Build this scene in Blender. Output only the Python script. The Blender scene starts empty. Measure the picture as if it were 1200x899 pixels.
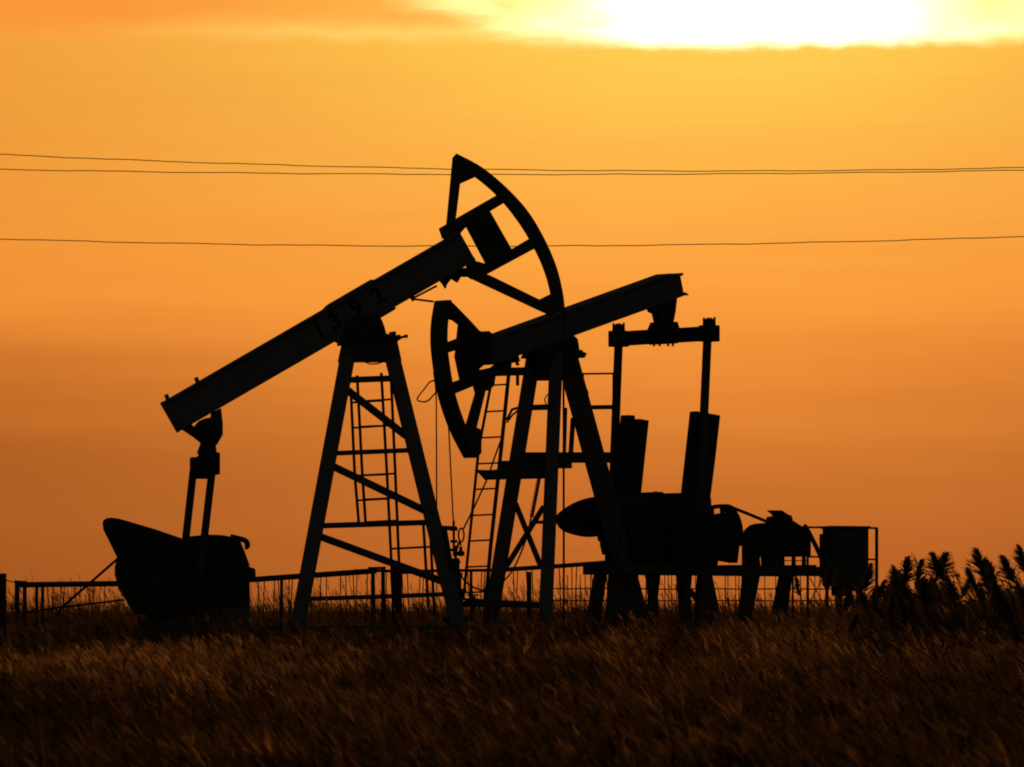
import bpy, bmesh, math, random
import numpy as np
from mathutils import Vector, Matrix

random.seed(7)
rng = np.random.default_rng(11)
sc = bpy.context.scene
COL = sc.collection

# ------------------------------------------------------------------ camera
F, HX, HY, CAMH = 4900.0, 600.0, 716.0, 1.1     # focal length and horizon in photo pixels, eye height in metres
cam_data = bpy.data.cameras.new("camera")
cam = bpy.data.objects.new("camera", cam_data)
COL.objects.link(cam)
cam.location = (0, 0, CAMH)
cam.rotation_euler = (math.radians(90), 0, 0)
cam_data.sensor_fit = 'HORIZONTAL'
cam_data.sensor_width = 36.0
cam_data.lens = 36.0 * F / 1200.0
cam_data.shift_y = (HY - 449.5) / 1200.0
cam_data.clip_start = 0.5
cam_data.clip_end = 20000
cam_data.dof.use_dof = True
cam_data.dof.focus_distance = 72
cam_data.dof.aperture_fstop = 7.0
sc.camera = cam
sc.view_settings.view_transform = 'Standard'
sc.view_settings.look = 'None'
sc.view_settings.exposure = 0.0
sc.view_settings.gamma = 1.0
sc.view_settings.use_curve_mapping = False
sc.cycles.filter_width = 1.9
sc.cycles.max_bounces = 4

def lin(r, g, b, k=1.0):
    f = lambda c: (c/12.92 if c <= 0.04045 else ((c+0.055)/1.055)**2.4)
    return (f(r/255)*k, f(g/255)*k, f(b/255)*k, 1)

# ------------------------------------------------------------------ sun and sky
SUN_EL, SUN_AZ = math.radians(8.3), math.radians(3.2)
sd = bpy.data.lights.new("sun", 'SUN')
sd.energy = 1.7
sd.angle = math.radians(0.6)
sd.color = (1.0, 0.52, 0.17)
so = bpy.data.objects.new("sun", sd)
COL.objects.link(so)
tosun = Vector((math.sin(SUN_AZ)*math.cos(SUN_EL), math.cos(SUN_AZ)*math.cos(SUN_EL), math.sin(SUN_EL)))
so.rotation_euler = (-tosun).to_track_quat('-Z', 'Y').to_euler()
so.location = tosun * 300

world = bpy.data.worlds.new("World")
sc.world = world
world.use_nodes = True
nt = world.node_tree
for n in list(nt.nodes):
    nt.nodes.remove(n)
class NB:
    """tiny node builder"""
    def __init__(s, tree): s.t = tree
    def new(s, typ, **kw):
        n = s.t.nodes.new(typ)
        for k, v in kw.items(): setattr(n, k, v)
        return n
    def put(s, sock, v):
        if hasattr(v, 'is_output') or isinstance(v, bpy.types.NodeSocket): s.t.links.new(v, sock)
        else: sock.default_value = v
    def math(s, op, a, b=0.0, c=None, clamp=False):
        n = s.new('ShaderNodeMath', operation=op, use_clamp=clamp)
        s.put(n.inputs[0], a); s.put(n.inputs[1], b)
        if c is not None: s.put(n.inputs[2], c)
        return n.outputs[0]
    def smooth(s, v, a, b, lo=0.0, hi=1.0):
        n = s.new('ShaderNodeMapRange', interpolation_type='SMOOTHSTEP', clamp=True)
        s.put(n.inputs['Value'], v)
        n.inputs['From Min'].default_value = a; n.inputs['From Max'].default_value = b
        n.inputs['To Min'].default_value = lo; n.inputs['To Max'].default_value = hi
        return n.outputs[0]
    def mix(s, f, a, b, bt='MIX'):
        n = s.new('ShaderNodeMix', data_type='RGBA', blend_type=bt, clamp_factor=True)
        s.put(n.inputs[0], f); s.put(n.inputs[6], a); s.put(n.inputs[7], b)
        return n.outputs[2]
    def ramp(s, v, stops):
        n = s.new('ShaderNodeValToRGB')
        cr = n.color_ramp
        while len(cr.elements) < len(stops): cr.elements.new(0.5)
        for e, (p, c) in zip(cr.elements, stops): e.position = p; e.color = c
        s.put(n.inputs[0], v)
        return n.outputs[0]
    def noise(s, vec, scale, detail=3, rough=0.5, dist=0.0):
        n = s.new('ShaderNodeTexNoise')
        s.t.links.new(vec, n.inputs['Vector'])
        n.inputs['Scale'].default_value = scale; n.inputs['Detail'].default_value = detail
        n.inputs['Roughness'].default_value = rough; n.inputs['Distortion'].default_value = dist
        return n.outputs[0]
    def gauss(s, v, c, sig):
        d = s.math('DIVIDE', s.math('SUBTRACT', v, c), sig)
        return s.math('POWER', math.e, s.math('MULTIPLY', s.math('MULTIPLY', d, d), -1.0))

B = NB(nt)
tc = B.new('ShaderNodeTexCoord')
sep = B.new('ShaderNodeSeparateXYZ')
nt.links.new(tc.outputs['Generated'], sep.inputs[0])
X, Y, Z = sep.outputs
def stretched(sx, sz):
    mp = B.new('ShaderNodeMapping')
    mp.inputs['Scale'].default_value = (sx, sx, sz)
    nt.links.new(tc.outputs['Generated'], mp.inputs[0])
    return mp.outputs[0]
pz = lambda y: (HY - y)/F            # sine of the elevation seen at photo row y
px_ = lambda x: (x - HX)/F
SP = 0.16
# evening haze and cloud deck, by elevation: one ramp at the sun's bearing, one away from it
st = lambda y, c, k=1.0: (max(0.0, min(1.0, pz(y)/SP)), lin(*c, k))
wob = B.math('MULTIPLY_ADD', B.math('SUBTRACT', B.noise(stretched(3.6, 34), 1.7, 4, 0.5), 0.5), 0.026, Z)
zz = B.math('DIVIDE', wob, SP, clamp=True)
warm = B.ramp(zz, [st(716,(186,98,37)), st(620,(198,108,43)), st(520,(214,122,48)), st(430,(238,141,55)),
                   st(330,(252,160,62)), st(230,(255,176,71)), st(130,(255,190,76)), st(70,(255,197,78))])
cool = B.ramp(zz, [st(716,(152,80,29)), st(620,(164,89,33)), st(520,(165,88,31)), st(430,(198,109,39)),
                   st(345,(240,142,53)), st(230,(238,144,53)), st(130,(233,145,53)), st(70,(240,148,54))])
bear = B.gauss(X, px_(800), 0.135)
deck = B.mix(bear, cool, warm)
# fine streaks in the haze
streak = B.math('MULTIPLY_ADD', B.noise(stretched(5, 110), 3.0, 5, 0.6), 0.09, 0.955)
sv = B.new('ShaderNodeCombineColor')
for i in range(3): nt.links.new(streak, sv.inputs[i])
deck = B.mix(1.0, deck, sv.outputs[0], 'MULTIPLY')
# the gap of clear bright sky above the cloud deck, its edge broken by noise
edge_n = B.math('SUBTRACT', B.noise(stretched(30, 60), 2.5, 5, 0.6), 0.5)
zedge = B.math('MULTIPLY_ADD', edge_n, 0.0045, Z)
zedge = B.math('MULTIPLY_ADD', B.gauss(X, px_(0), 0.09), -0.0015, zedge)
above = B.smooth(zedge, pz(68), pz(46))
cl = B.noise(stretched(9, 44), 2.0, 5, 0.55, 0.4)
cln = B.math('SUBTRACT', cl, 0.5)
glare = B.gauss(X, px_(900), 0.052)
lit = B.math('ADD', B.smooth(X, px_(90), px_(430)), B.math('MULTIPLY', cln, 1.6), clamp=True)
bank = B.mix(lit, lin(250,152,57), lin(255,179,73))
low_streak = B.math('MULTIPLY', B.gauss(zedge, pz(53), 0.0030), B.gauss(X, px_(520), 0.055))
bank = B.mix(low_streak, bank, lin(255,212,104))
yel = B.mix(B.smooth(cl, 0.36, 0.6), lin(255,230,122,1.1), lin(255,247,165,1.35))
slant = B.math('ADD', B.math('MULTIPLY_ADD', B.math('SUBTRACT', Z, pz(40)), 3.6, X), B.math('MULTIPLY', cln, 0.10))
gapc = B.mix(B.smooth(slant, px_(480), px_(745)), bank, yel)
hot = B.new('ShaderNodeCombineColor')
for i, k in enumerate((3.0, 2.75, 1.95)): hot.inputs[i].default_value = k
hot_mask = B.math('POWER', B.smooth(B.math('ADD', glare, B.math('MULTIPLY', cln, 0.42)), 0.08, 1.0), 1.6)
gapc = B.mix(hot_mask, gapc, hot.outputs[0])
skyc = B.mix(above, deck, gapc)
# forward scatter of the hidden sun in the top of the haze
sc_z = B.gauss(Z, pz(40), 0.017)
scat = B.math('MULTIPLY', B.math('MULTIPLY', sc_z, B.gauss(X, px_(880), 0.07)), 0.09)
skyc = B.mix(1.0, skyc, B.mix(scat, (0,0,0,1), lin(255,215,90,1.0)), 'ADD')
# clear evening sky over the rest of the dome
nish = B.new('ShaderNodeTexSky', sky_type='NISHITA')
nish.sun_disc = False
nish.sun_elevation = SUN_EL
nish.sun_rotation = SUN_AZ
nish.dust_density = 4.0
bg_sky = B.new('ShaderNodeBackground'); nt.links.new(B.mix(1.0, nish.outputs[0], (1.0, 0.80, 0.60, 1), 'MULTIPLY'), bg_sky.inputs[0]); bg_sky.inputs[1].default_value = 0.062
bg_eve = B.new('ShaderNodeBackground'); nt.links.new(skyc, bg_eve.inputs[0]); bg_eve.inputs[1].default_value = 1.0
front = B.math('MULTIPLY', B.smooth(Y, 0.75, 0.95), B.smooth(Z, 0.30, 0.17))
ms = B.new('ShaderNodeMixShader')
nt.links.new(front, ms.inputs[0]); nt.links.new(bg_sky.outputs[0], ms.inputs[1]); nt.links.new(bg_eve.outputs[0], ms.inputs[2])
wo = B.new('ShaderNodeOutputWorld')
nt.links.new(ms.outputs[0], wo.inputs[0])

# ------------------------------------------------------------------ materials
def metal(name, base, rust=0.35, rough=0.62, scale=6.0, metallic=0.0):
    m = bpy.data.materials.new(name); m.use_nodes = True
    b = NB(m.node_tree); p = m.node_tree.nodes['Principled BSDF']
    t = b.new('ShaderNodeTexCoord')
    n1 = b.noise(t.outputs['Object'], scale, 6, 0.65)
    n2 = b.noise(t.outputs['Object'], scale*5, 4, 0.6)
    rustc = b.mix(n2, (0.055,0.022,0.010,1), (0.10,0.045,0.02,1))
    c = b.mix(b.math('MULTIPLY', b.smooth(n1, 0.52, 0.68), rust), (*base,1), rustc)
    c = b.mix(b.math('MULTIPLY', n2, 0.5), c, tuple(x*0.6 for x in base)+(1,))
    m.node_tree.links.new(c, p.inputs['Base Color'])
    p.inputs['Roughness'].default_value = rough
    p.inputs['Metallic'].default_value = metallic
    p.inputs['Specular IOR Level'].default_value = 0.0
    bp = b.new('ShaderNodeBump'); bp.inputs['Strength'].default_value = 0.15; bp.inputs['Distance'].default_value = 0.01
    m.node_tree.links.new(n2, bp.inputs['Height']); m.node_tree.links.new(bp.outputs[0], p.inputs['Normal'])
    return m
BEAM = metal("weathered_blue_black_paint", (0.078,0.070,0.063), 0.25)
STEEL = metal("weathered_dark_paint", (0.048,0.044,0.040), 0.5)
GREASE = metal("greasy_cast_iron", (0.032,0.028,0.025), 0.25, 0.5)
RUST = metal("rusty_pipe", (0.045,0.026,0.016), 0.7, 0.75, 9)
CABLE = metal("steel_cable", (0.03,0.025,0.022), 0.3, 0.6, 20)
WIREM = metal("oxidised_wire", (0.05,0.035,0.025), 0.2, 0.7, 3)
CABGREY = metal("grey_cabinet_paint", (0.048,0.044,0.04), 0.3, 0.55)
DIGIT = metal("black_numeral_paint", (0.008,0.008,0.008), 0.0, 0.7)
CONC = metal("old_concrete", (0.075,0.06,0.045), 0.4, 0.9, 4)

def foliage(name, ramp_stops, transl=0.5):
    m = bpy.data.materials.new(name); m.use_nodes = True
    t = m.node_tree; b = NB(t)
    for n in list(t.nodes): t.nodes.remove(n)
    at = b.new('ShaderNodeAttribute', attribute_name='tint')
    c = b.ramp(at.outputs['Fac'], ramp_stops)
    d = b.new('ShaderNodeBsdfDiffuse'); tr = b.new('ShaderNodeBsdfTranslucent')
    t.links.new(c, d.inputs[0]); t.links.new(c, tr.inputs[0])
    mx = b.new('ShaderNodeMixShader'); mx.inputs[0].default_value = transl
    t.links.new(d.outputs[0], mx.inputs[1]); t.links.new(tr.outputs[0], mx.inputs[2])
    o = b.new('ShaderNodeOutputMaterial'); t.links.new(mx.outputs[0], o.inputs[0])
    return m
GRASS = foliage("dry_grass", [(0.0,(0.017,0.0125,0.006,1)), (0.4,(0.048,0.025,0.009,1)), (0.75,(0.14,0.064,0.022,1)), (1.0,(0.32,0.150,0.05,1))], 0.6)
REED = foliage("reed_leaf", [(0.0,(0.030,0.024,0.011,1)), (1.0,(0.07,0.05,0.022,1))], 0.25)
PLUME = foliage("reed_plume", [(0.0,(0.04,0.026,0.016,1)), (1.0,(0.09,0.06,0.036,1))], 0.2)

def soil():
    m = bpy.data.materials.new("trampled_soil"); m.use_nodes = True
    b = NB(m.node_tree); p = m.node_tree.nodes['Principled BSDF']
    t = b.new('ShaderNodeTexCoord')
    n = b.noise(t.outputs['Object'], 0.8, 8, 0.65)
    c = b.ramp(n, [(0.3,(0.025,0.018,0.010,1)), (0.55,(0.055,0.040,0.020,1)), (0.75,(0.09,0.065,0.032,1))])
    m.node_tree.links.new(c, p.inputs['Base Color'])
    p.inputs['Roughness'].default_value = 1.0; p.inputs['Specular IOR Level'].default_value = 0.0
    return m
SOIL = soil()

# ------------------------------------------------------------------ mesh helpers
class MB:
    def __init__(s): s.v = []; s.f = []; s.bev = 0.0
    def add(s, vs, fs):
        o = len(s.v); s.v += [Vector(x) for x in vs]; s.f += [tuple(i+o for i in f) for f in fs]; return s
    def prism(s, pts, d):
        n = len(pts); d = Vector(d)
        vs = list(pts) + [p + d for p in pts]
        fs = [tuple(range(n))[::-1], tuple(range(n, 2*n))] + [(i, (i+1) % n, n+(i+1) % n, n+i) for i in range(n)]
        return s.add(vs, fs)
    def bar(s, p, q, w, h, side=None):
        p, q = Vector(p), Vector(q); d = (q-p).normalized()
        side = Vector(side) if side is not None else Vector((0,1,0))
        side = (side - d*side.dot(d)).normalized(); up = d.cross(side)
        c = [side*(w*a/2) + up*(h*b/2) for a, b in ((-1,-1),(1,-1),(1,1),(-1,1))]
        return s.prism([p + x for x in c], q-p)
    def tube(s, pts, r, n=8, closed=False):
        pts = [Vector(p) for p in pts]; rs = r if isinstance(r, (list, tuple)) else [r]*len(pts)
        prev = None; rings = []
        for i, p in enumerate(pts):
            if closed: t = pts[(i+1) % len(pts)] - pts[i-1]
            else: t = pts[min(i+1, len(pts)-1)] - pts[max(i-1, 0)]
            t.normalize()
            if prev is None:
                a = t.orthogonal().normalized()
            else:
                a = (prev - t*prev.dot(t)).normalized()
            prev = a; b = t.cross(a)
            rings.append([p + (a*math.cos(2*math.pi*k/n) + b*math.sin(2*math.pi*k/n))*rs[i] for k in range(n)])
        vs = [x for ring in rings for x in ring]; fs = []
        m = len(pts)
        for i in range(m if closed else m-1):
            j = (i+1) % m
            for k in range(n): fs.append((i*n+k, i*n+(k+1) % n, j*n+(k+1) % n, j*n+k))
        if not closed: fs += [tuple(range(n))[::-1], tuple(range((m-1)*n, m*n))]
        return s.add(vs, fs)
    def cyl(s, p, q, r, n=16): return s.tube([p, q], r, n)
    def lathe(s, base, axis, prof, n=20):
        base, axis = Vector(base), Vector(axis).normalized()
        a = axis.orthogonal().normalized(); b = axis.cross(a)
        vs = []; fs = []
        for (h, r) in prof:
            for k in range(n):
                t = 2*math.pi*k/n; vs.append(base + axis*h + (a*math.cos(t)+b*math.sin(t))*max(r, 1e-4))
        for i in range(len(prof)-1):
            for k in range(n): fs.append((i*n+k, i*n+(k+1) % n, (i+1)*n+(k+1) % n, (i+1)*n+k))
        fs += [tuple(range(n))[::-1], tuple(range((len(prof)-1)*n, len(prof)*n))]
        return s.add(vs, fs)
    def build(s, name, mat, parent=None, bevel=None, label=None):
        me = bpy.data.meshes.new(name)
        off = ORIGIN.get(root_of(parent), Vector()) if parent else Vector()
        me.from_pydata([v - off for v in s.v], [], s.f)
        bm = bmesh.new(); bm.from_mesh(me); bmesh.ops.recalc_face_normals(bm, faces=bm.faces); bm.to_mesh(me); bm.free()
        me.materials.append(mat)
        o = bpy.data.objects.new(name, me); COL.objects.link(o)
        if parent: o.parent = parent
        if bevel:
            md = o.modifiers.new("bevel", 'BEVEL'); md.width = bevel; md.segments = 2; md.limit_method = 'ANGLE'; md.angle_limit = math.radians(40)
        if label: o['label'] = label
        return o
ORIGIN = {}
def root_of(o):
    while o.parent: o = o.parent
    return o.name
def thing(name, loc, label, cat, group=None):
    o = bpy.data.objects.new(name, None); COL.objects.link(o); o.location = loc
    o.empty_display_size = 0.3
    ORIGIN[o.name] = Vector(loc)
    o['label'] = label; o['category'] = cat
    if group: o['group'] = group
    return o
def tag(o, label=None, cat=None, group=None, kind=None):
    for k, v in (('label', label), ('category', cat), ('group', group), ('kind', kind)):
        if v: o[k] = v
    return o

def at(x, y, depth):
    """point seen at photo pixel (x, y), at the given distance"""
    return Vector(((x-HX)/F*depth, depth, CAMH - (y-HY)/F*depth))

class Frame:
    """the upright plane of a machine: surveyed from the photo, with its own bearing and distance"""
    def __init__(s, x, depth, yaw, away):
        s.C = Vector(((x-HX)/F*depth, depth, 0)); a = math.radians(yaw)
        s.u = Vector((math.cos(a), math.sin(a)*away, 0)); s.n = Vector((math.sin(a)*away, -math.cos(a), 0))
    def q(s, x, y, v=0.0):
        d = Vector(((x-HX)/F, 1.0, -(y-HY)/F)); o = Vector((0, 0, CAMH))
        t = (v - (o - s.C).dot(s.n)) / d.dot(s.n)
        return o + d*t
    def slab(s, mb, poly, v0, v1):
        m = (v0+v1)/2
        return mb.prism([s.q(x, y, m) + s.n*(v0-m) for x, y in poly], s.n*(v1-v0))
    def bar(s, mb, p, q, th, v, depth):
        dx, dy = q[0]-p[0], q[1]-p[1]; L = math.hypot(dx, dy); nx, ny = -dy/L*th/2, dx/L*th/2
        return s.slab(mb, [(p[0]+nx,p[1]+ny), (q[0]+nx,q[1]+ny), (q[0]-nx,q[1]-ny), (p[0]-nx,p[1]-ny)], v-depth/2, v+depth/2)
    def rod(s, mb, pts, r, v, n=8):
        return mb.tube([s.q(x, y, v) for x, y in pts], r, n)

# ------------------------------------------------------------------ ground
PAD = 0.5
def gz(x, y):
    """height of the ground: field, and the raised pad under the machines"""
    def ss(a, b, t):
        t = np.clip((t-a)/(b-a), 0, 1); return t*t*(3-2*t)
    pad = PAD*ss(57, 63, y)*(1-ss(100, 125, y))*ss(-40, -25, x)*(1-ss(30, 45, x))
    return pad + 0.035*np.sin(x*0.9+y*0.31)*np.cos(y*0.57-x*0.2) + 0.02*np.sin(x*2.7+1.3)*np.sin(y*1.9)
ys = np.concatenate([np.linspace(-6, 50, 40), np.linspace(51, 130, 110), np.geomspace(133, 9000, 40)])
tt = np.linspace(-1, 1, 121)
gv = []
for yy in ys:
    half = 40 + abs(yy)*0.6
    xs = np.sign(tt)*np.abs(tt)**1.4*half
    for xx in xs: gv.append((xx, yy, float(gz(xx, yy)) if yy < 400 else 0.0))
nx = len(tt); gf = [(i*nx+j, i*nx+j+1, (i+1)*nx+j+1, (i+1)*nx+j) for i in range(len(ys)-1) for j in range(nx-1)]
gm = bpy.data.meshes.new("ground"); gm.from_pydata(gv, [], gf); gm.materials.append(SOIL)
for p in gm.polygons: p.use_smooth = True
go = bpy.data.objects.new("ground", gm); COL.objects.link(go); go['kind'] = 'structure'

# ------------------------------------------------------------------ the nearer, taller pumpjack, head raised to the right
J = Frame(430, 70.0, 8.0, 1)
base = J.q(430, 758, 0); base.z = float(gz(base.x, base.y))
pj = thing("pumpjack", base, "tall pumpjack marked 1392 with its curved head raised high over its ladder frame", "pumpjack", "pumpjacks silhouetted at sunset")
def P(fn, name, mat, parent=None, bevel=None, label=None):
    m = MB(); fn(m); return m.build(name, mat, parent or pj, bevel, label)
# walking beam
m = MB()
J.slab(m, [(191,471.5),(537,271.6),(556,305.4),(210,505.4)], -0.13, 0.13)
J.slab(m, [(189,472),(537,271),(539,274.5),(191,475.5)], -0.19, 0.19)
J.slab(m, [(207.5,502),(554,302),(556,306),(209.5,506)], -0.19, 0.19)
J.slab(m, [(188,472),(191,470.5),(211.5,505),(208,507)], -0.19, 0.19)
beam = m.build("walking_beam", BEAM, pj, 0.008)
P(lambda m: J.slab(m, [(379,361.5),(383,357.5),(433,328.5),(437,328.7),(437,331),(380,363.5)], -0.17, 0.17), "cover_plate", BEAM, beam)
P(lambda m: J.slab(m, [(394,401),(396,398.6),(461,361),(463,361),(462,363.5),(397,401.5)], -0.17, 0.17), "cover_plate", BEAM, beam)
for x, y in ((196,467), (231,447)):
    for v in (0.1, -0.1): m = MB(); J.rod(m, [(x+1,y+2),(x-1.5,y-4.6)], 0.035, v, 10); m.build("bolt", GREASE, beam)
# the number painted on the web, one numeral apart from the next
for ch, (x, y) in zip("1392", ((374,387.5),(392.5,376.8),(418,361.8),(442.7,347))):
    cu = bpy.data.curves.new("numeral", 'FONT'); cu.body = ch; cu.size = 0.40; cu.align_x = 'CENTER'; cu.align_y = 'CENTER'; cu.extrude = 0.002; cu.offset = 0.008
    tmp = bpy.data.objects.new("numeral_curve", cu); COL.objects.link(tmp)
    me = bpy.data.meshes.new_from_object(tmp.evaluated_get(bpy.context.evaluated_depsgraph_get()))
    bpy.data.objects.remove(tmp); bpy.data.curves.remove(cu)
    o3 = J.q(x, y, 0.136)
    ax = (J.q(537,271.6,0.136) - J.q(191,471.5,0.136)).normalized(); az = J.n.copy(); ay = az.cross(ax)
    M4 = Matrix((( *(ax[0],ay[0],az[0]), o3[0]-base[0]), (*(ax[1],ay[1],az[1]), o3[1]-base[1]), (*(ax[2],ay[2],az[2]), o3[2]-base[2]), (0,0,0,1)))
    me.transform(M4); me.materials.clear(); me.materials.append(DIGIT); me.name = "numeral"
    no = bpy.data.objects.new("numeral", me); COL.objects.link(no); no.parent = beam
# horse head
def arc_pts(keys, k=6):
    out = []
    n = len(keys)
    for i in range(n-1):
        p0, p1, p2, p3 = keys[max(i-1,0)], keys[i], keys[i+1], keys[min(i+2,n-1)]
        for j in range(k):
            t = j/k
            out.append(tuple(0.5*((2*p1[a]) + (-p0[a]+p2[a])*t + (2*p0[a]-5*p1[a]+4*p2[a]-p3[a])*t*t + (-p0[a]+3*p1[a]-3*p2[a]+p3[a])*t**3) for a in (0,1)))
    out.append(tuple(keys[-1])); return out
outer = arc_pts([(533.5,181),(563,197),(592,221),(617,248.5),(636,280),(650,312),(657.5,341),(660.5,364)])
inner = arc_pts([(532,190),(558.5,207),(584,229),(607,257),(624.5,285),(638,314),(646,342),(648,368)])
m = MB()
for i in range(len(outer)-1):
    J.slab(m, [outer[i], outer[i+1], inner[i+1], inner[i]], -0.17, 0.17)
head = MB(); J.slab(head, outer + inner[::-1], -0.17, 0.17)
head = head.build("horse_head", STEEL, pj, 0.006)
P(lambda m: J.slab(m, [(531,184),(540,190),(560,206),(538.5,215.5),(533.6,256),(523,269)], -0.10, 0.10), "back_strut", STEEL, head)
P(lambda m: J.slab(m, [(586,226.5),(593,236.5),(549,262.5),(540,272.5),(525,281),(519,279),(515,267.5),(533,257)], -0.12, 0.12), "spoke", STEEL, head)
P(lambda m: J.slab(m, [(623,278),(630,289.5),(573.5,320),(562,326),(553,327),(546,322),(548,305),(557,306.5),(569,310)], -0.12, 0.12), "spoke", STEEL, head)
P(lambda m: J.slab(m, [(544.5,259),(570,244.5),(600,297),(573,313)], -0.2, 0.2), "hinge_plate", GREASE, head)
P(lambda m: J.slab(m, [(556,317),(574,323.5),(631,351.5),(647,343.5),(660.5,363),(646,370),(553,326.5)], -0.10, 0.10), "back_strut", STEEL, head)
# latch gear under the beam end
m = MB()
J.slab(m, [(514,327),(537,316),(541,322),(536,331),(533,329),(529,326.5),(523,334),(522,338),(519,333)], -0.1, 0.1)
J.rod(m, [(535,318),(552,317)], 0.05, 0.1); J.rod(m, [(535,322),(552,322)], 0.04, -0.1)
m.build("head_latch", GREASE, pj)
m = MB(); J.rod(m, [(484,349.5),(512,335)], 0.018, 0.12); J.rod(m, [(484,350.5),(508,353.5)], 0.018, 0.12)
J.slab(m, [(479,347),(483,344),(486.5,350),(484,353.5)], 0.05, 0.17)
m.build("pull_rod", GREASE, pj)
# centre bearing
m = MB()
J.slab(m, [(404,376),(416,372),(441,369),(446,376),(449,384),(451,392),(464,394.5),(464.5,402),(401,402),(399,397)], -0.22, 0.22)
J.slab(m, [(397,398.5),(467,393.5),(467.5,399),(397,404.5)], -0.3, 0.3)
for x, y in ((400,399),(405,398),(458,393),(462,392.5)):
    J.rod(m, [(x,y+4),(x,y-4)], 0.03, 0.24); J.rod(m, [(x,y+4),(x,y-4)], 0.03, -0.24)
J.rod(m, [(462,397),(470,395.5),(476,394)], 0.022, 0.1); J.rod(m, [(476,392.2),(476,396)], 0.03, 0.1)
J.rod(m, [(397,400.5),(393,399)], 0.03, 0.2)
m.build("saddle_bearing", GREASE, pj)
# post head and legs
P(lambda m: J.slab(m, [(402,401),(464,401),(469,424),(397,424)], -0.24, 0.24), "post_cap", STEEL, pj, 0.01)
for v_top, v_foot in ((0.20, 0.34), (-0.20, -0.34)):
    for a, b in (((407,420),(344,760)), ((460,420),(544,760))):
        m = MB(); p, q = J.q(*a, v_top), J.q(*b, v_foot)
        m.bar(p, q, 0.20, 0.24, J.n); 
        m.bar(q - Vector((0,0,0.1)), q + Vector((0,0,0.06)), 0.5, 0.5, J.n)
        m.build("leg", BEAM, pj, 0.01)
P(lambda m: (J.slab(m, [(519,621),(523,621),(531,668),(527,668)], 0.2, 0.45)), "bracket", GREASE, pj)
for a, b, th in (((404,445.5),(461,443.5),7), ((390,531.4),(483,527.6),5.5), ((374,616.3),(502,612.3),6.5)):
    for v in (0.25, -0.25): P(lambda m: J.bar(m, a, b, th, v, 0.09), "crossbar", STEEL)
for a, b, th in (((406,456.5),(476,511),8.5), ((390,546.5),(498,598.5),8.5), ((374,628.5),(520,682),8.5)):
    P(lambda m: J.bar(m, a, b, th, 0.25, 0.08), "diagonal_brace", STEEL)
# two-stage ladder in the frame
def ladder(rails, rungs, r=0.018):
    m = MB()
    for v, pts in rails: J.rod(m, pts, r*1.35, v)
    lo = m.build("ladder", RUST, pj)
    for v, a, b in rungs: m = MB(); J.rod(m, [a, b], r, v, 6); m.build("rung", RUST, lo)
ladder([(-0.32, [(411,455),(415.7,556),(420.5,614)]), (0.0, [(418.5,440),(424.6,556),(428.5,614)]),
        (-0.32, [(446.8,437),(453.5,556),(461,706)]), (0.0, [(458.4,446),(463.3,556),(470,716)])],
       [(-0.32,(411.5,472),(448,469.5)), (0.0,(419.5,470.5),(459.5,468)), (-0.32,(413,501.5),(450.5,499)),
        (0.0,(424.5,557),(463.3,555)), (-0.32,(419,586.5),(455.5,584.5)), (0.0,(426.5,585.5),(464.8,583.5)),
        (0.0,(428.5,612),(466,610)), (-0.32,(417,557.5),(453.5,556)), (0.0,(421,500.2),(461,498.5))])
ladder([(-0.32,[(496,612),(502,712)]), (0.0,[(503.8,612),(509,722)])],
       [(-0.32,(458.5,643.2),(497.5,641)), (0.0,(467,642.8),(505,640.8)), (0.0,(469,672),(507,670)), (0.0,(470,700),(508,698.5))])
m = MB(); J.rod(m, [(425,423),(433,426.5),(442,426.5),(449,424)], 0.012, 0.1, 6); m.build("loose_wire", CABLE, pj)
# tail bearing, equaliser, pitman arms
m = MB()
J.slab(m, [(247.5,484),(258.5,478.5),(260.5,496),(260.6,509.5),(254,521.5),(245,523),(236,519.5),(226,511.5),(214,503.5),(214,500),(222,495.5),(227,500.5),(233,493.5),(240,490.5),(247,489.5)], -0.14, 0.14)
J.slab(m, [(236,517),(252,519),(254,533.5),(231,531.5)], -0.12, 0.12)
m.build("tail_bearing", GREASE, pj, 0.01)
ec = J.q(239.8, 546, 0)
m = MB(); m.bar(ec - J.n*1.10, ec + J.n*1.10, 0.30, 0.30, J.u)
for s_ in (-1, 1): m.bar(ec + J.n*(s_*1.10-0.16), ec + J.n*(s_*1.10+0.16), 0.34, 0.36, J.u)
m.build("equaliser_bar", GREASE, pj, 0.015)
PINV = 1.10
for v, a, b in ((-PINV,(226.5,552),(213,674)), (PINV,(248.5,552),(234.5,672))):
    P(lambda m: J.bar(m, a, b, 8.6, v, 0.12), "pitman_arm", STEEL, pj, 0.008)
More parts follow.
